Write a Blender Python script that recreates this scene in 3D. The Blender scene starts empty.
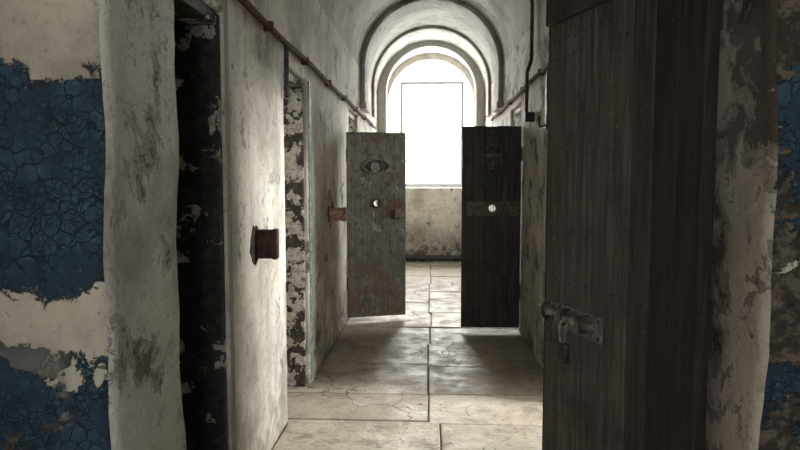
import bpy, bmesh, math, random
from mathutils import Vector, Matrix
random.seed(7)
S=bpy.context.scene
COL=S.collection
S.view_settings.view_transform='Standard'

# ---------------- node helpers ----------------
class N:
    def __init__(s,name):
        s.m=bpy.data.materials.new(name); s.m.use_nodes=True
        s.t=s.m.node_tree; s.t.nodes.clear()
        s.out=s.t.nodes.new('ShaderNodeOutputMaterial')
        s.b=s.t.nodes.new('ShaderNodeBsdfPrincipled')
        s.t.links.new(s.b.outputs[0],s.out.inputs[0])
        tc=s.t.nodes.new('ShaderNodeTexCoord'); s.co=tc.outputs['Object']
        sp=s.t.nodes.new('ShaderNodeSeparateXYZ'); s.l(s.co,sp.inputs[0]); s.x,s.y,s.z=sp.outputs
    def l(s,a,b): s.t.links.new(a,b)
    def put(s,sock,v):
        if isinstance(v,bpy.types.NodeSocket): s.l(v,sock)
        elif isinstance(v,(tuple,list)) and len(v)==3 and sock.type=='RGBA': sock.default_value=(*v,1)
        else: sock.default_value=v
    def scale(s,sx,sy,sz,off=(0,0,0)):
        n=s.t.nodes.new('ShaderNodeMapping'); s.l(s.co,n.inputs[0]); n.inputs['Scale'].default_value=(sx,sy,sz); n.inputs['Location'].default_value=off
        return n.outputs[0]
    def noise(s,sc,det=6,rough=.6,co=None,dist=0):
        n=s.t.nodes.new('ShaderNodeTexNoise'); s.l(co or s.co,n.inputs['Vector'])
        n.inputs['Scale'].default_value=sc; n.inputs['Detail'].default_value=det; n.inputs['Roughness'].default_value=rough; n.inputs['Distortion'].default_value=dist
        return n.outputs[0]
    def crack(s,sc,co=None):
        n=s.t.nodes.new('ShaderNodeTexVoronoi'); n.feature='DISTANCE_TO_EDGE'; s.l(co or s.co,n.inputs['Vector']); n.inputs['Scale'].default_value=sc
        return n.outputs['Distance']
    def warp(s,sc,amt,det=3):
        n=s.t.nodes.new('ShaderNodeTexNoise'); s.l(s.co,n.inputs['Vector']); n.inputs['Scale'].default_value=sc; n.inputs['Detail'].default_value=det
        v=s.t.nodes.new('ShaderNodeVectorMath'); v.operation='SCALE'; s.l(n.outputs['Color'],v.inputs[0]); v.inputs['Scale'].default_value=amt
        a=s.t.nodes.new('ShaderNodeVectorMath'); a.operation='ADD'; s.l(s.co,a.inputs[0]); s.l(v.outputs[0],a.inputs[1])
        return a.outputs[0]
    def ma(s,op,a,b=0.0,clamp=False):
        n=s.t.nodes.new('ShaderNodeMath'); n.operation=op; n.use_clamp=clamp; s.put(n.inputs[0],a); s.put(n.inputs[1],b); return n.outputs[0]
    def ss(s,v,a,b,lo=0.0,hi=1.0):
        n=s.t.nodes.new('ShaderNodeMapRange'); n.interpolation_type='SMOOTHSTEP'; s.put(n.inputs[0],v)
        if a>b: a,b,lo,hi=b,a,hi,lo
        n.inputs[1].default_value=a; n.inputs[2].default_value=b; n.inputs[3].default_value=lo; n.inputs[4].default_value=hi; return n.outputs[0]
    def mix(s,f,a,b,mode='MIX'):
        n=s.t.nodes.new('ShaderNodeMix'); n.data_type='RGBA'; n.blend_type=mode
        s.put(n.inputs[0],f); s.put(n.inputs[6],a); s.put(n.inputs[7],b); return n.outputs[2]
    def bump(s,h,st=.5,d=.01):
        n=s.t.nodes.new('ShaderNodeBump'); n.inputs['Strength'].default_value=st; n.inputs['Distance'].default_value=d; s.l(h,n.inputs['Height']); s.l(n.outputs[0],s.b.inputs['Normal'])
    def fin(s,c,r=.85,metal=0.0,spec=.3):
        s.put(s.b.inputs['Base Color'],c); s.put(s.b.inputs['Roughness'],r); s.b.inputs['Metallic'].default_value=metal
        s.b.inputs['Specular IOR Level'].default_value=spec
        return s.m

def plaster(name,base=(.66,.63,.56),stain=(.34,.315,.27),peel=(.13,.115,.10),thr=.62,sc=3.0,low=0.0,under=(.36,.34,.30),grime=1.0):
    n=N(name)
    a=n.noise(1.6,8,.65); c=n.mix(n.ss(a,.42,.66,0,grime),base,stain)
    st=n.noise(6,6,.65,co=n.scale(1,1,.15)); c=n.mix(n.ss(st,.50,.70,0,.7*grime),c,stain)
    f=n.noise(60,3,.7); c=n.mix(n.ss(f,.55,.70,0,.5*grime),c,(.25,.235,.20))
    bl=n.noise(13,8,.75); c=n.mix(n.ss(bl,.56,.65,0,.65*grime),c,(.25,.225,.18))
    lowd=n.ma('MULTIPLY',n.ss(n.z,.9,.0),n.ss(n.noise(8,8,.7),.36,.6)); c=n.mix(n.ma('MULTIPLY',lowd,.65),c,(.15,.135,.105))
    w=n.warp(7,.18)
    p=n.noise(sc,9,.68,co=w)
    if low: p=n.ma('ADD',p,n.ss(n.z,low,0.0,0,.18))
    m1=n.ss(p,thr-.045,thr-.03); m2=n.ss(p,thr,thr+.02)
    c=n.mix(m1,c,under); c=n.mix(m2,c,peel)
    fl=n.ma('MULTIPLY',n.ss(n.noise(19,7,.7,co=n.warp(15,.05)),.62,.635),n.ss(n.noise(2.2,5),.43,.6)); c=n.mix(fl,c,under)
    cr=n.crack(4.5,co=n.warp(5,.35)); ck=n.ma('MULTIPLY',n.ss(cr,.010,.0),n.ss(n.noise(1.3),.50,.60)); c=n.mix(n.ma('MULTIPLY',ck,.6),c,(.1,.09,.08))
    h=n.ma('SUBTRACT',n.ma('MULTIPLY',n.noise(14,8,.6),.8),n.ma('ADD',n.ma('MULTIPLY',m1,.35),n.ma('ADD',n.ma('MULTIPLY',fl,.25),n.ma('MULTIPLY',m2,.4))))
    n.bump(h,.9,.026)
    return n.fin(c,.88)

def pier_mat(name,mode):
    n=N(name)
    a=n.noise(3,8,.65); base=n.mix(n.ss(a,.42,.66),(.54,.50,.41),(.34,.31,.25))
    base=n.mix(n.ss(n.noise(40,5,.7),.55,.7,0,.6),base,(.2,.175,.14))
    e=n.noise(5,9,.7,co=n.warp(9,.1))
    zz=n.ma('ADD',n.z,n.ma('MULTIPLY',n.ma('SUBTRACT',e,.5),.34))
    up=n.ss(zz,1.785,1.775); band=n.ma('MULTIPLY',n.ss(zz,1.075,1.085),n.ss(zz,1.225,1.215))
    blue=n.ma('MULTIPLY',up,n.ma('SUBTRACT',1.0,band))
    p=n.noise(4.2,9,.7,co=n.warp(6,.2))
    if mode=='L': blue=n.ma('MULTIPLY',blue,n.ss(p,.625,.61))
    else: blue=n.ma('MULTIPLY',blue,n.ss(p,.50,.485))
    bc=n.mix(n.ss(n.noise(7,9,.75),.40,.62),(.016,.038,.062),(.038,.082,.118))
    bc=n.mix(n.ss(n.noise(16,8,.75),.50,.64,0,.8),bc,(.026,.034,.038))
    bc=n.mix(n.ss(n.noise(50,5,.75),.58,.67,0,.6),bc,(.17,.20,.20))
    wv=n.warp(26,.035,6)
    c1=n.ss(n.crack(23,co=wv),.045,.0); c2=n.ma('MULTIPLY',n.ss(n.crack(52,co=wv),.08,.0),.6)
    c1=n.ma('MULTIPLY',c1,n.ss(n.noise(7,6),.42,.56)); c2=n.ma('MULTIPLY',c2,n.ss(n.noise(11,6),.42,.58))
    cm=n.ma('MAXIMUM',c1,c2)
    bc=n.mix(n.ma('MULTIPLY',cm,.8),bc,(.008,.013,.017))
    if mode=='L':
        dk=n.ma('MULTIPLY',n.ss(n.noise(3.1,8,.7,co=n.warp(4,.3)),.53,.55),n.ss(n.z,1.15,.9)); dk=n.ma('MULTIPLY',dk,n.ss(n.x,-.90,-.96))
        blue=n.ma('MULTIPLY',blue,n.ma('SUBTRACT',1.0,dk))
    else:
        dk=n.ss(n.noise(3.3,8,.7,co=n.warp(4,.3)),.40,.42)
    under=n.mix(dk,base,n.mix(n.ss(n.noise(22,8,.7),.45,.6),(.035,.03,.025),(.13,.11,.085)))
    c=n.mix(blue,under,bc)
    h=n.ma('ADD',n.ma('MULTIPLY',blue,.4),n.ma('SUBTRACT',n.ma('MULTIPLY',n.noise(18,8,.65),.9),n.ma('MULTIPLY',n.ma('MULTIPLY',cm,blue),.35)))
    n.bump(h,.9,.018)
    return n.fin(c,.75,spec=.3)

def wood(name,d,l,var=.5,grain=1.0,paint=None,rough=.62):
    n=N(name)
    oi=n.t.nodes.new('ShaderNodeObjectInfo'); r=oi.outputs['Random']
    v=n.t.nodes.new('ShaderNodeVectorMath'); v.operation='ADD'; n.l(n.scale(26,26,1.3),v.inputs[0])
    cx=n.t.nodes.new('ShaderNodeCombineXYZ'); n.l(n.ma('MULTIPLY',r,30.0),cx.inputs[2]); n.l(cx.outputs[0],v.inputs[1])
    g=n.noise(1.6,9,.78,co=v.outputs[0],dist=.4)
    c=n.mix(n.ss(g,.38,.64),d,l)
    c=n.mix(n.ma('MULTIPLY',r,var),c,d)
    b=n.noise(4,8,.75); c=n.mix(n.ss(b,.48,.68,0,.7),c,tuple(x*.5 for x in d))
    if paint:
        p=n.noise(5,9,.75,co=n.warp(8,.15)); c=n.mix(n.ss(p,.5,.56,0,.8),c,paint)
        c=n.mix(n.ss(n.noise(12,9,.8),.52,.60,0,.85),c,(.040,.039,.034))
        lowp=n.ma('ADD',n.noise(5.5,9,.78,co=n.scale(1,1,1,(3,1,7))),n.ss(n.z,.8,.0,0,.08))
        c=n.mix(n.ss(lowp,.53,.60,0,.75),c,(.12,.072,.048))
        c=n.mix(n.ss(n.noise(9,9,.8,co=n.scale(1,1,.5,(9,4,2))),.58,.62,0,.7),c,(.30,.30,.26))
    sp=n.noise(45,5,.75); c=n.mix(n.ss(sp,.60,.68,0,.6),c,tuple(min(1,x*2.0) for x in l))
    n.bump(n.ma('ADD',n.ma('MULTIPLY',g,grain),n.ma('MULTIPLY',n.noise(30,5),.3)),.9,.008)
    return n.fin(c,rough,spec=.3)

def rust(name,a=(.055,.032,.022),b=(.20,.085,.045),metal=.2,rough=.75,spec=.3):
    n=N(name); g=n.noise(28,8,.7); c=n.mix(n.ss(g,.4,.65),a,b); n.bump(g,.7,.006); return n.fin(c,rough,metal,spec)

def blobs(name,base,blob,thr,sc,mid=(.2,.19,.17)):
    n=N(name); w=n.warp(8,.14); p=n.noise(sc,8,.6,co=w)
    c=n.mix(n.ss(n.noise(25,6,.7),.4,.7),base,mid); m=n.ss(p,thr,thr+.02)
    bc=n.mix(n.ss(n.noise(30,6),.4,.65),blob,tuple(x*.55 for x in blob))
    c=n.mix(m,c,bc); n.bump(n.ma('ADD',m,n.noise(30,6)),.8,.01); return n.fin(c,.7)

def stone(name):
    n=N(name); a=n.noise(1.8,8,.65); c=n.mix(n.ss(a,.38,.66),(.47,.42,.345),(.30,.265,.21))
    c=n.mix(n.ss(n.noise(7,9,.75,co=n.warp(4,.2)),.46,.64,0,.8),c,(.19,.165,.13))
    c=n.mix(n.ss(n.noise(70,3,.7),.55,.7,0,.4),c,(.56,.51,.43))
    c=n.mix(n.ss(n.noise(24,8,.8),.56,.64,0,.6),c,(.14,.12,.092))
    at=n.t.nodes.new('ShaderNodeAttribute'); at.attribute_name='tone'
    c=n.mix(n.ma('MULTIPLY',at.outputs['Fac'],.55),c,(.22,.19,.15))
    cr=n.crack(1.6,co=n.warp(3,.5)); ck=n.ma('MULTIPLY',n.ss(cr,.006,0),n.ss(n.noise(.9),.48,.54)); c=n.mix(ck,c,(.07,.06,.048))
    n.bump(n.ma('SUBTRACT',n.ma('ADD',n.noise(9,9,.65),n.ma('MULTIPLY',n.noise(2.5,4),1.6)),ck),.9,.02)
    r=n.ss(n.noise(5,6),.35,.7,.5,.8)
    return n.fin(c,r,spec=.4)

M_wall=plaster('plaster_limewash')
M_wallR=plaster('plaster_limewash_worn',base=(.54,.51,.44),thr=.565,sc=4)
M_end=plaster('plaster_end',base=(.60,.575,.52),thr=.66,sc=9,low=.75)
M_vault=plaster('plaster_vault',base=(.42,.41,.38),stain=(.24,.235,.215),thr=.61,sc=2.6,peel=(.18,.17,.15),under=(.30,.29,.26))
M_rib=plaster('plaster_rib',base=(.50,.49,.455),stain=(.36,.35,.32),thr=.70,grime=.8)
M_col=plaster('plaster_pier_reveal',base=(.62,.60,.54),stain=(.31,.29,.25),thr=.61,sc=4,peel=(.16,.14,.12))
M_pierL=pier_mat('peeling_blue_paint','L'); M_pierR=pier_mat('peeling_blue_paint_ruined','R')
M_peelR=plaster('plaster_ruined',base=(.50,.45,.37),stain=(.27,.24,.19),thr=.50,sc=3.2,peel=(.07,.055,.042),under=(.24,.21,.17))
M_floor=stone('flagstone'); 
n=N('mortar'); M_mortar=n.fin(n.mix(n.noise(20),(.05,.043,.035),(.10,.088,.07)),.95)
M_wood=wood('door_wood_weathered',(.048,.037,.032),(.175,.140,.122))
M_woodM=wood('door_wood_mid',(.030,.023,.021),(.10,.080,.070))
M_woodD=wood('door_wood_shade',(.014,.011,.010),(.050,.040,.035))  # same wood with shade put into the colour
M_woodF=wood('door_wood_dark',(.030,.027,.027),(.088,.079,.076),rough=.6)
M_woodG=wood('door_grey_paint',(.080,.078,.065),(.17,.168,.138),var=.1,paint=(.13,.130,.102),grain=.4)
M_iron=rust('wrought_iron',(.03,.028,.027),(.09,.08,.075),.5,.55)
M_ironB=rust('wrought_iron_worn',(.11,.10,.092),(.29,.27,.245),.4,.45)
M_ironF=rust('iron_strap_worn',(.07,.06,.055),(.16,.14,.125),.3,.6)
M_rust=rust('rusted_iron',(.032,.021,.017),(.085,.043,.030))
M_rustS=rust('rusted_spy_plate',(.09,.055,.04),(.20,.13,.095),.1)
M_rustP=rust('rusted_iron_pink',(.22,.10,.07),(.42,.29,.22),0,.85)
M_soot=rust('soot_stained_plate',(.02,.018,.015),(.07,.06,.05),0,.9)
M_pipe=rust('conduit_red_brown',(.065,.032,.025),(.13,.07,.055),0,.9,.05)
M_fr1=blobs('frame_black_peeling',(.022,.02,.018),(.50,.48,.43),.575,7,(.06,.055,.05))
M_fr2=blobs('frame_speckled_peeling',(.035,.028,.022),(.54,.51,.44),.475,10,(.10,.08,.06))
n=N('teal_trim_paint'); M_teal=n.fin(n.mix(n.ss(n.noise(20,8,.7),.45,.6),(.16,.27,.25),(.4,.4,.35)),.7)
n=N('window_frame_paint'); M_wf=n.fin(n.mix(n.noise(20),(.15,.15,.15),(.26,.26,.26)),.6)

# ---------------- geometry helpers ----------------
MP={'YZ':Matrix(((0,0,1,0),(1,0,0,0),(0,1,0,0),(0,0,0,1))),
    'XZ':Matrix(((1,0,0,0),(0,0,-1,0),(0,1,0,0),(0,0,0,1))),
    'XY':Matrix.Identity(4)}
def setmat(me,mat):
    me.materials.clear(); me.materials.append(mat)
def add(name,me,mat=None,parent=None):
    o=bpy.data.objects.new(name,me); COL.objects.link(o)
    if mat: setmat(me,mat)
    if parent: o.parent=parent
    return o
def poly(name,outer,holes,c0,c1,mat,plane,bev=.004,parent=None,res=2):
    """filled outline (with holes) extruded between coordinates c0..c1 on the plane normal"""
    cu=bpy.data.curves.new(name,'CURVE'); cu.dimensions='2D'; cu.fill_mode='BOTH'
    for pts in [outer]+holes:
        sp=cu.splines.new('POLY'); sp.points.add(len(pts)-1); sp.use_cyclic_u=True
        for i,p in enumerate(pts): sp.points[i].co=(p[0],p[1],0,1)
    th=abs(c1-c0); cu.extrude=max(th/2-bev,0.0001); cu.bevel_depth=bev; cu.bevel_resolution=res; cu.offset=-bev
    o=bpy.data.objects.new('tmp',cu); COL.objects.link(o)
    dg=bpy.context.evaluated_depsgraph_get(); me=bpy.data.meshes.new_from_object(o.evaluated_get(dg))
    bpy.data.objects.remove(o); bpy.data.curves.remove(cu)
    mid=(c0+c1)/2
    if plane=='YZ': T=Matrix.Translation((mid,0,0))
    elif plane=='XZ': T=Matrix.Translation((0,mid,0))
    else: T=Matrix.Translation((0,0,mid))
    me.transform(T@MP[plane])
    for p in me.polygons: p.use_smooth=False
    return add(name,me,mat,parent)
def circ(cx,cz,r,n=24,ry=None): return [(cx+r*math.cos(2*math.pi*i/n),cz+(ry or r)*math.sin(2*math.pi*i/n)) for i in range(n)]
def rect(a,b,c,d): return [(a,b),(c,b),(c,d),(a,d)]
def jag(p,q,j=.007,step=.07):
    p=Vector(p);q=Vector(q);L=(q-p).length;k=max(1,int(L/step)); d=(q-p)/L; nrm=Vector((-d.y,d.x)); out=[]
    for i in range(k):
        t=p.lerp(q,i/k)
        if i>0: t=t+nrm*random.uniform(-j,j)
        out.append((t.x,t.y))
    return out
def boxes(name,bl,mat,bev=.003,parent=None,seg=2):
    bm=bmesh.new()
    for (a,b) in bl:
        a=Vector(a);b=Vector(b); r=bmesh.ops.create_cube(bm,size=1,matrix=Matrix.Translation((a+b)/2)@Matrix.Diagonal((*(b-a),1)))
    if bev: bmesh.ops.bevel(bm,geom=bm.edges[:],offset=bev,segments=seg,profile=.5,affect='EDGES')
    me=bpy.data.meshes.new(name); bm.to_mesh(me); bm.free(); return add(name,me,mat,parent)
def tube(name,pts,r,mat,parent=None,res=4):
    cu=bpy.data.curves.new(name,'CURVE'); cu.dimensions='3D'; cu.bevel_depth=r; cu.bevel_resolution=res; cu.use_fill_caps=True
    sp=cu.splines.new('POLY'); sp.points.add(len(pts)-1)
    for i,p in enumerate(pts): sp.points[i].co=(*p,1)
    o=bpy.data.objects.new('tmp',cu); COL.objects.link(o)
    dg=bpy.context.evaluated_depsgraph_get(); me=bpy.data.meshes.new_from_object(o.evaluated_get(dg))
    bpy.data.objects.remove(o); bpy.data.curves.remove(cu)
    for p in me.polygons: p.use_smooth=True
    return add(name,me,mat,parent)
def empty(name,loc,rz=0):
    e=bpy.data.objects.new(name,None); e.location=loc; e.rotation_euler=(0,0,rz); e.empty_display_size=.2; COL.objects.link(e); return e
def area(name,loc,rot,sx,sy,p,col=(1,1,1)):
    l=bpy.data.lights.new(name,'AREA'); l.shape='RECTANGLE'; l.size=sx; l.size_y=sy; l.energy=p; l.color=col
    o=bpy.data.objects.new(name,l); o.location=loc; o.rotation_euler=rot; COL.objects.link(o); return o

XL,XR=-.87,.89; XC=.01; Y0,Y1=1.98,11.3
VZ,VR=2.88,.88
# ---------------- corridor walls ----------------
def wall_outline(doors,ztop):
    pts=[(Y0,0)]
    for (a,b,h) in doors:
        pts.append((a,0)) if a>Y0+.02 else None
        pts+= jag((a,0.001),(a,h)); pts+=jag((a,h),(b,h)); pts+=jag((b,h),(b,0.001)); pts.append((b,0))
    pts+=[(Y1,0),(Y1,ztop),(Y0,ztop)]
    return pts
DL=[(2.06,2.62,2.2),(3.70,4.42,2.2),(6.66,7.46,2.27)]
DR=[(3.3,4.15,2.2),(6.2,7.0,2.27)]
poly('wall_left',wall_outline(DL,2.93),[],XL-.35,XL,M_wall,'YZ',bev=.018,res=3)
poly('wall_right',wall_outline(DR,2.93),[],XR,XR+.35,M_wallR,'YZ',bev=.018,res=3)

# ---------------- vault and ribs ----------------
def ring(name,y0,y1,ri,ro,cz,mat,legs=None,seg=40,bev=.012):
    arc_i=[(XC+ri*math.cos(math.pi*i/seg),cz+ri*math.sin(math.pi*i/seg)) for i in range(seg+1)]
    arc_o=[(XC+ro*math.cos(math.pi*i/seg),cz+ro*math.sin(math.pi*i/seg)) for i in range(seg,-1,-1)]
    if legs is not None:
        pts=arc_i+[(XC-ri,legs),(XL+.002,legs),(XL+.002,cz)]+[p for p in arc_o if p[1]>cz+.02]+[(XR-.002,cz),(XR-.002,legs),(XC+ri,legs)]
    else: pts=arc_i+arc_o
    return poly(name,pts,[],y0,y1,mat,'XZ',bev=bev)
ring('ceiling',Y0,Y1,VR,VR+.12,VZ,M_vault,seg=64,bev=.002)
ring('trim_1',7.75,8.25,.822,.885,VZ,M_vault,legs=2.45,bev=.025)
ring('trim_2',9.3,9.6,.84,.885,VZ,M_vault,legs=2.45,bev=.018)
ring('trim_3',10.3,10.52,.735,.885,VZ+.06,M_rib,legs=0,bev=.02)
for k,(a,b) in enumerate([(7.72,8.28)]):
    boxes('trim_%d'%(4+k),[((XL,a,2.38),(XL+.08,b,2.46)),((XR-.08,a,2.38),(XR,b,2.46))],M_rib,.01)

# ---------------- end wall and window ----------------
er,ez,sill=.77,2.88,1.36
prof=[(XC-er,sill)]+[(XC-er,sill+(ez-sill)*i/8) for i in range(1,8)]
K=32
arc=[(XC-er*math.cos(math.pi*i/K),ez+er*math.sin(math.pi*i/K)) for i in range(K+1)]
prof=prof+arc+[(XC+er,sill+(ez-sill)*i/8) for i in range(7,-1,-1)]
poly('wall_end',[(-1.25,0),(1.27,0),(1.27,4.2),(-1.25,4.2)],[prof],Y1,Y1+.06,M_end,'XZ',bev=.012)
YW=12.0; wl,wr,wt=-.575,.635,3.37
def wrect(i,p):
    if i<8: return (wl,sill+(3.2-sill)*i/8)
    if i>8+K: return (wr,sill+(3.2-sill)*(len(prof)-1-i)/8)
    t=(i-8)/K; c=-math.cos(math.pi*t); x=(wl+wr)/2+ (wr-wl)/2*max(-1,min(1,c*1.08))
    z=3.2+min(wt-3.2,math.sin(math.pi*t)*.45)
    return (x,z)
bm=bmesh.new(); A=[];B=[]
for i,p in enumerate(prof):
    q=wrect(i,p); A.append(bm.verts.new((p[0],Y1+.03,p[1]))); B.append(bm.verts.new((q[0],YW,q[1])))
for i in range(len(prof)): 
    j=(i+1)%len(prof); bm.faces.new((A[i],A[j],B[j],B[i]))
bmesh.ops.recalc_face_normals(bm,faces=bm.faces[:])
me=bpy.data.meshes.new('e'); bm.to_mesh(me); bm.free()
o=add('window_sill_embrasure',me,M_rib)
w1=empty('window_1',((wl+wr)/2,YW+.03,sill))
fw=(wr-wl)/2; fh=wt-sill
boxes('frame',[((-fw,-.02,0),(-fw+.05,.02,fh)),((fw-.05,-.02,0),(fw,.02,fh)),((-fw+.05,-.02,0),(fw-.05,.02,.07)),((-fw+.05,-.02,fh-.05),(fw-.05,.02,fh))],M_wf,.004,w1)
boxes('glazing_bars',[((x-.007,-.008,.07),(x+.007,.008,fh-.05)) for x in (-.19,.19)]+[((-fw+.05,-.006,z-.007),(fw-.05,.006,z+.007)) for z in (.5,.95,1.4)],M_wf,0,w1)
tube('heating_pipe',[(XL+.0,11.2,.085),(XR,11.2,.085)],.05,M_iron)

# ---------------- floor ----------------
bm=bmesh.new(); tone=bm.verts.layers.float.new('tone')
ys=[-3.0,-2.3,-1.6,-1.0,-.3,.35,1.0,1.6,2.25,2.85,3.12,3.74,4.28,4.92,5.62,6.25,6.95,7.6,8.3,8.95,9.6,10.3,10.9,11.3]
offs={i:[random.uniform(-.06,.06) for _ in range(5)] for i in range(len(ys))}
for i in range(len(ys)-1):
    a,b=ys[i],ys[i+1]
    near=b<=1.6
    if near: xs=[-1.3,-.62,.04,.66,1.3]
    else: xs=[XL-.34,(.07 if b<3.8 else random.uniform(-.02,.02)),XR+.34]
    for k in range(len(xs)-1):
        g=random.uniform(.003,.005)
        j0=offs[i][k] if 0<i and k==0 else 0; j1=offs[i+1][k] if i<len(ys)-2 and k==0 else 0
        a2,b2=a+j0,b+j1
        x0,x1=xs[k]+g,xs[k+1]-g; dz=random.uniform(-.005,.002); t=random.random()
        r=bmesh.ops.create_cube(bm,size=1,matrix=Matrix.Translation(((x0+x1)/2,(a2+b2)/2,-.03+dz))@Matrix.Rotation(random.uniform(-.004,.004),4,'Y')@Matrix.Diagonal((x1-x0,b2-a2-2*g,.06,1)))
        sk=[(random.uniform(-.004,.004),random.uniform(-.009,.009)) for _ in range(4)]
        for v_ in r['verts']:
            v_[tone]=t; q=(1 if v_.co.x>(x0+x1)/2 else 0)+(2 if v_.co.y>(a2+b2)/2 else 0)
            v_.co.x+=sk[q][0]; v_.co.y+=sk[q][1]
bmesh.ops.bevel(bm,geom=bm.edges[:],offset=.007,segments=2,profile=.5,affect='EDGES')
me=bpy.data.meshes.new('floor'); bm.to_mesh(me); bm.free(); add('floor',me,M_floor)
boxes('floor_subbase',[((-3.4,-3.3,-.12),(3.4,11.6,-.013))],M_mortar,0)

# ---------------- cross wall (piers) nearest the camera ----------------
def pier(name,s,mats):
    xi=-.80 if s<0 else .80; R=.05; xo=s*1.33
    pts=[(xo,1.5),(xi+s*R,1.5)]
    for i in range(1,9):
        t=math.pi/2*i/8; pts.append((xi+s*R-s*R*math.sin(t),1.5+R-R*math.cos(t)))
    pts+=[(xi,1.93),(xi+s*.02,1.97),(xi+s*.05,1.98),(xo,1.98)]
    if s>0: pts=pts[::-1]
    bm=bmesh.new(); rings=[]; H=48
    for k in range(H+1):
        z=2.705*k/H; dx=.007*math.sin(z*5.1+s)+.004*math.sin(z*13)+random.uniform(-.0015,.0015); rings.append([bm.verts.new((x+(dx if abs(x)<1.2 else 0),y,z)) for x,y in pts])
    n_=len(pts)
    for k in range(H):
        for i in range(n_):
            j=(i+1)%n_; f=bm.faces.new((rings[k][i],rings[k][j],rings[k+1][j],rings[k+1][i]))
    bm.faces.new(rings[-1]); bm.faces.new(rings[0][::-1])
    bmesh.ops.recalc_face_normals(bm,faces=bm.faces[:])
    for f in bm.faces:
        c=f.calc_center_median(); f.material_index=0 if (f.normal.y<-.75 and c.y<1.52) else 1; f.smooth=len(f.verts)==4
    me=bpy.data.meshes.new(name); bm.to_mesh(me); bm.free()
    o=add(name,me); me.materials.append(mats[0]); me.materials.append(mats[1]); return o
pier('wall_front_left',-1,(M_pierL,M_col)); pier('wall_front_right',1,(M_pierR,M_peelR))
boxes('wall_front_lintel',[((-1.33,1.5,2.70),(1.33,1.98,3.9))],M_col,0)

# room behind / around the camera
boxes('wall_near_left',[((-1.5,-3.0,0),(-1.32,1.98,3.3))],M_wall,0)
boxes('wall_near_right',[((1.32,-3.0,0),(1.5,1.98,3.3))],M_wallR,0)
boxes('ceiling_near',[((-1.4,-3.1,3.2),(1.4,1.6,3.3))],M_vault,0)
poly('wall_back',[(-1.5,0),(1.5,0),(1.5,3.3),(-1.5,3.3)],[rect(-.75,1.1,.75,2.8)],-3.2,-3.0,M_wall,'XZ',bev=.001)
w2=empty('window_2',(0,-3.1,1.1))  # added window, unseen, opening for the fill light
boxes('frame',[((-.75,-.02,0),(-.7,.02,1.7)),((.7,-.02,0),(.75,.02,1.7)),((-.7,-.02,0),(.7,.02,.05)),((-.7,-.02,1.65),(.7,.02,1.7)),((-.015,-.015,.05),(.015,.015,1.65)),((-.7,-.015,.84),(.7,.015,.87))],M_wf,0,w2)

# ---------------- cells ----------------
def cell(s,y0,y1,power=None,yw=None,zw=2.3,idx=3):
    xa=(XL-.35) if s<0 else (XR+.35); xb=s*3.2
    lo,hi=min(xa,xb),max(xa,xb); t=.08
    bl=[((lo,y0-t,0),(hi,y0,2.9)),((lo,y1,0),(hi,y1+t,2.9)),((lo,y0-t,2.9),(hi,y1+t,2.98))]
    boxes('wall_cell',bl,M_wall,0)
    ww=.45; zc=zw
    if power is None:
        boxes('wall_cell_back',[((min(xb,xb+s*t),y0-t,0),(max(xb,xb+s*t),y1+t,2.98))],M_wall,0); return
    poly('wall_cell_back',rect(y0-t,0,y1+t,2.98),[rect(yw-ww,zc-.35,yw+ww,zc+.35)],xb,xb+s*t,M_wall,'YZ',bev=.001)
    w=empty('window_%d'%idx,(xb+s*.04,yw,zc))
    bl=[((-.02,-ww,-.35),(.02,-ww+.03,.35)),((-.02,ww-.03,-.35),(.02,ww,.35)),((-.02,-ww+.03,-.35),(.02,ww-.03,-.32)),((-.02,-ww+.03,.32),(.02,ww-.03,.35))]
    boxes('frame',bl,M_wf,0,w)
    boxes('bars',[((-.01,-ww+.03+i*.168-.008,-.32),(.01,-ww+.03+i*.168+.008,.32)) for i in range(1,5)],M_iron,0,w)
    area('cell_skylight_%d'%idx,(xb+s*.25,yw,zc+.1),(0,math.radians(90 if s>0 else -90),0),1.0,1.2,power,(1,.985,.95))
cell(-1,1.99,3.0)
cell(-1,3.35,5.2,150,4.1,2.4,3)
cell(-1,6.0,8.2,320,7.1,2.3,4)
cell(1,2.7,4.7,900,3.75,2.45,5)
cell(1,5.5,7.8,320,6.6,2.3,6)

# ---------------- door frames ----------------
def dframe(a,b,h,x0,x1,mat):
    boxes('door_frame',[((x0,a+.008,0),(x1,a+.05,h-.06)),((x0,b-.05,0),(x1,b-.008,h-.06)),((x0,a+.008,h-.06),(x1,b-.008,h-.012))],mat,.006)
dframe(*DL[0],XL-.34,XL-.012,M_fr1)
dframe(*DL[1],XL-.34,XL-.03,M_fr2)
dframe(*DL[2],XL-.34,XL-.03,M_fr2)
dframe(*DR[0],XR+.03,XR+.34,M_fr2)
dframe(*DR[1],XR+.03,XR+.34,M_fr2)
boxes('trim_6',[((XL-.006,4.43,0),(XL+.008,4.51,2.2))],M_teal,.004)
boxes('trim_7',[((XL-.004,2.63,0),(XL+.006,2.665,2.3))],plaster('trim_grey',base=(.30,.30,.27)),.003)

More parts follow.
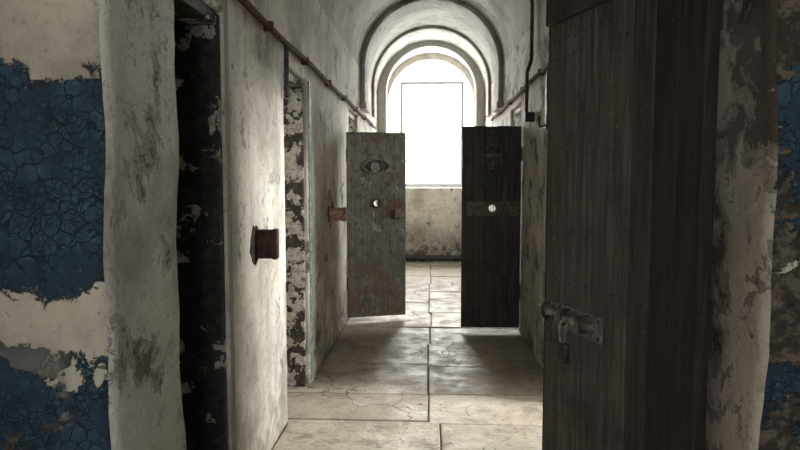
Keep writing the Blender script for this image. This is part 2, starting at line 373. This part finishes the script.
# ---------------- doors ----------------
def bolt_rivets(parent,pts,yf,s,mat,r=.011):
    bm=bmesh.new()
    for (x,z) in pts:
        bmesh.ops.create_uvsphere(bm,u_segments=10,v_segments=6,radius=r,matrix=Matrix.Translation((x,yf,z))@Matrix.Diagonal((1,.6,1,1)))
    me=bpy.data.meshes.new('rivets'); bm.to_mesh(me); bm.free(); 
    for p in me.polygons:p.use_smooth=True
    return add('rivets',me,mat,parent)
def planks(parent,w,h,n,mat,th=.045,hole=None,bev=.005,mats=None,z0=0):
    pw=w/n
    for i in range(n):
        a=i*pw+.0001; b=(i+1)*pw-.0001
        dz=random.uniform(-.005,.003)
        holes=[]
        if hole and a<hole[0]<b: holes=[circ(hole[0],hole[1],hole[2],28)]
        poly('plank_%d'%(i+1),rect(a,z0,b,h+dz),holes,-th/2,th/2,(mats[i] if mats else mat),'XZ',bev=bev,parent=parent)

# big near door
d=empty('door_1',(.745,1.70,.0),math.radians(109.65))
W=.797
planks(d,W,2.42,8,None,mats=[M_woodD,M_woodD,M_woodM,M_wood,M_wood,M_wood,M_wood,M_wood],bev=.005,z0=.03)  # hinge-side boards carry painted shade, third board blends into it
boxes('top_ledge',[((.004,.0235,2.08),(W-.004,.045,2.38))],M_woodM,.006,d)
boxes('back_ledges',[((.02,-.05,.25),(W-.02,-.0235,.42)),((.02,-.05,1.0),(W-.02,-.0235,1.17)),((.02,-.05,1.9),(W-.02,-.0235,2.07))],M_woodD,.006,d)
boxes('shut_edge_strip',[((W-.002,-.024,.04),(W+.006,.024,2.4))],M_woodD,.003,d)
zb=.995; xe=W
boxes('bolt_plate',[((xe-.38,.023,zb-.05),(xe-.012,.030,zb+.04))],M_ironB,.003,d)
tube('bolt_rod',[(xe-.34,.044,zb+.005),(xe+.014,.044,zb+.005)],.013,M_ironB,d)
for i,x in enumerate([xe-.30,xe-.18,xe-.045]):
    tube('staple_%d'%(i+1),[(x,.026,zb-.024),(x,.052,zb-.022),(x,.060,zb-.008),(x,.060,zb+.014),(x,.052,zb+.030),(x,.026,zb+.032)],.0065,M_iron,d)
tube('bolt_handle',[(xe-.12,.044,zb),(xe-.12,.068,zb-.01),(xe-.12,.076,zb-.05),(xe-.12,.074,zb-.095)],.009,M_iron,d)
boxes('hasp',[((xe-.26,.056,zb-.012),(xe-.13,.062,zb+.014))],M_ironB,.003,d)
tube('shackle',[(xe-.225,.064,zb-.005),(xe-.225,.070,zb-.03),(xe-.222,.070,zb-.07),(xe-.205,.070,zb-.09),(xe-.188,.070,zb-.07),(xe-.185,.070,zb-.03),(xe-.185,.064,zb-.005)],.006,M_ironB,d)
boxes('padlock_body',[((xe-.235,.056,zb-.155),(xe-.178,.080,zb-.082))],M_iron,.009,d)
bolt_rivets(d,[(xe-.362,zb+.025),(xe-.362,zb-.035),(xe-.25,zb-.036),(xe-.12,zb+.030),(xe-.06,zb-.038),(xe-.025,zb+.028),(xe-.025,zb-.038)],.030,1,M_iron,.008)
nails=[(W/8*(i+.5)+dx,z+random.uniform(-.006,.006)) for i in range(8) for z in (.3,.37,1.12,1.95,2.02) for dx in (-.02,.02)]
bolt_rivets(d,nails,.0235,1,M_iron,.0045)
for i,z in enumerate((.5,2.25)):
    tube('hinge_pin_%d'%(i+1),[(-.008,-.01,z-.08),(-.008,-.01,z+.08)],.013,M_iron,d)

# right far door
d=empty('door_2',(.882,6.10,0),math.pi); W=.572
hx,hz=.2788,1.226
planks(d,W,2.02,5,M_woodF,hole=(hx,hz,.036),z0=.045,bev=.005)
poly('iron_strap',rect(.0,hz-.075,W-.05,hz+.07),[circ(hx,hz,.036,28)],.023,.031,M_ironF,'XZ',bev=.002,parent=d)
poly('spy_plate',rect(hx-.09,hz-.055,hx+.075,hz+.055),[circ(hx,hz,.034,28)],.031,.037,M_rustS,'XZ',bev=.002,parent=d)
tube('spy_ring',[(hx+.042*math.cos(a*math.pi/12),.040,hz+.042*math.sin(a*math.pi/12)) for a in range(25)],.006,M_ironB,d)
boxes('hatch_cover',[((hx-.065,.023,1.56),(hx+.065,.036,1.93))],M_iron,.008,d)
boxes('hatch_bars',[((hx-.08,.036,1.72),(hx+.08,.044,1.76)),((hx-.015,.036,1.60),(hx+.015,.05,1.68))],M_ironF,.003,d)
bolt_rivets(d,[(x,hz+zz) for x in (.03,.12,.4,.49) for zz in (-.05,.045)],.032,1,M_ironB,.009)
boxes('back_ledges',[((.02,-.045,.25),(W-.02,-.0235,.4)),((.02,-.045,1.75),(W-.02,-.0235,1.9))],M_woodF,.005,d)
bolt_rivets(d,[(W/5*(i+.5),z) for i in range(5) for z in (.28,.36,1.79,1.86)],.0235,1,M_iron,.007)
for i,z in enumerate((.4,1.75)): tube('hinge_pin_%d'%(i+1),[(-.001,0,z-.07),(-.001,0,z+.07)],.012,M_iron,d)

# left far door
d=empty('door_3',(-.862,6.44,0),math.radians(17.5)); W=.625
hx,hz=.31,1.255
planks(d,W,2.0,5,M_woodG,hole=(hx,hz,.034),bev=.002,z0=.05)
poly('spy_plate',circ(hx,hz,.055,28),[circ(hx,hz,.034,28)],-.032,-.023,M_iron,'XZ',bev=.002,parent=d)
ez_=1.645
poly('peephole_surround',circ(hx,ez_,.155,36,.085),[circ(hx,ez_,.125,36,.062)],-.034,-.023,M_woodG,'XZ',bev=.004,parent=d)
poly('peephole_recess',circ(hx,ez_,.125,36,.062),[],-.026,-.023,M_iron,'XZ',bev=.001,parent=d)
poly('peephole_cover',circ(hx-.02,ez_-.01,.05,24),[],-.036,-.027,M_ironB,'XZ',bev=.003,parent=d)
ang=[i/22*2*math.pi for i in range(22)]
poly('lock_rust_plate',[(.50+(.095+random.uniform(-.018,.014))*math.cos(a),1.19+(.115+random.uniform(-.03,.03))*math.sin(a)) for a in ang],[],-.0265,-.0228,rust('rust_flaking',(.07,.035,.028),(.16,.08,.06),0,.85),'XZ',bev=.001,parent=d)
boxes('lock_box',[((.50,-.04,1.10),(.60,-.026,1.20))],rust('rust_dull',(.09,.06,.05),(.20,.14,.12),0,.85),.004,d)
bolt_rivets(d,[(x,z) for x in (.04,.16,.30,.44,.58) for z in (.14,.55,.95,1.45,1.9)],-.0235,1,M_iron,.008)
boxes('back_ledges',[((.02,.0235,.25),(W-.02,.045,.4)),((.02,.0235,1.75),(W-.02,.045,1.9))],M_woodG,.005,d)
for i,z in enumerate((.4,1.75)): tube('hinge_pin_%d'%(i+1),[(-.004,0,z-.07),(-.004,0,z+.07)],.010,M_iron,d)

# ---------------- bolt keepers on the left wall ----------------
def keeper(y,z,prot,hh,mat,stain,sw=.045,off=-.01):
    e=empty('bolt_keeper',(XL,y,z))
    a=[i/20*2*math.pi for i in range(20)]
    poly('wall_plate',[((sw+random.uniform(-.014,.018))*math.cos(t)+off,(hh*.62+random.uniform(-.014,.014))*math.sin(t)) for t in a],[],-.001,.005,stain,'YZ',bev=.001,parent=e)
    boxes('socket_body',[((.004,-.022,-hh/2),(prot*.78,.022,hh/2))],mat,.007,e,3)
    boxes('socket_lip',[((prot*.74,-.028,-hh/2-.004),(prot,.028,hh/2+.004))],mat,.009,e,3)
    boxes('straps',[((.006,-.025,hh/2-.035),(prot*.74,.025,hh/2-.02)),((.006,-.025,-hh/2+.02),(prot*.74,.025,-hh/2+.035))],mat,.003,e)
    tube('rivet',[(prot*.4,-.028,0),(prot*.4,-.018,0)],.011,mat,e)
keeper(3.06,1.18,.11,.145,M_rust,M_soot,.08,-.03)
keeper(5.30,1.205,.15,.11,M_rustP,M_rust)

# ---------------- conduits ----------------
e=empty('conduit_pipe',(0,0,0)); tube('pipe',[(XL+.03,2.0+i*.4,2.30+.008*math.sin(i*1.3)) for i in range(20)],.018,M_pipe,e)
boxes('clips',[((XL+.001,2.3+i*.95,2.275),(XL+.052,2.325+i*.95,2.325)) for i in range(8)],M_pipe,.004,e)
tube('drop_pipe',[(XL+.03,3.64,2.3),(XL+.03,3.64,1.98)],.014,M_iron,e)
e=empty('conduit_pipe',(0,0,0)); tube('pipe',[(XR-.03,3.6+i*.4,2.34+.008*math.sin(i*1.7)) for i in range(14)],.018,M_pipe,e)
boxes('clips',[((XR-.052,4.0+i*.95,2.315),(XR-.001,4.02+i*.95,2.365)) for i in range(5)],M_pipe,.004,e)
e=empty('vault_riser_pipe',(0,0,0)); yy=5.42
pts=[(XR-.065,yy,2.05),(XR-.065,yy,2.3),(XR-.065,yy,2.42),(XR-.03,yy,2.52),(XR-.03,yy,2.86)]+[(XC+(VR-.022)*math.cos(t*math.pi/24),yy+.01*t*.3,VZ+(VR-.022)*math.sin(t*math.pi/24)) for t in range(1,17)]
tube('pipe',pts,.015,M_pipe,e)
boxes('junction_box',[((XR-.08,yy-.025,2.0),(XR-.001,yy+.025,2.08))],M_iron,.006,e)
e=empty('iron_wall_hook',(XR-.0,4.78,2.3))
boxes('strap',[((-.02,-.03,-.42),(-.002,.03,.0))],M_iron,.004,e)
tube('hook',[(-.012,0,-.38),(-.06,0,-.40),(-.07,0,-.36),(-.065,0,-.32)],.008,M_iron,e)

# ---------------- light ----------------
area('daylight_window_end',(.03,12.9,2.9),(math.radians(-90),0,0),3.0,4.0,1900,(1,.985,.95))
area('fill_light_back',(0,-3.5,2.1),(math.radians(90),0,0),1.8,2.0,110,(1,.985,.955))  # added fill behind the camera, brightens near piers and doors
w=bpy.data.worlds.new('World'); S.world=w; w.use_nodes=True
w.node_tree.nodes['Background'].inputs[0].default_value=(.99,.99,1,1); w.node_tree.nodes['Background'].inputs[1].default_value=2.6

# ---------------- camera ----------------
c=bpy.data.cameras.new('Camera'); c.lens=27.9; c.sensor_width=36; c.clip_start=.02
co=bpy.data.objects.new('Camera',c); COL.objects.link(co); co.location=(0,0,1.5)
co.rotation_euler=(math.radians(90-4.15),0,math.radians(2.77)); S.camera=co
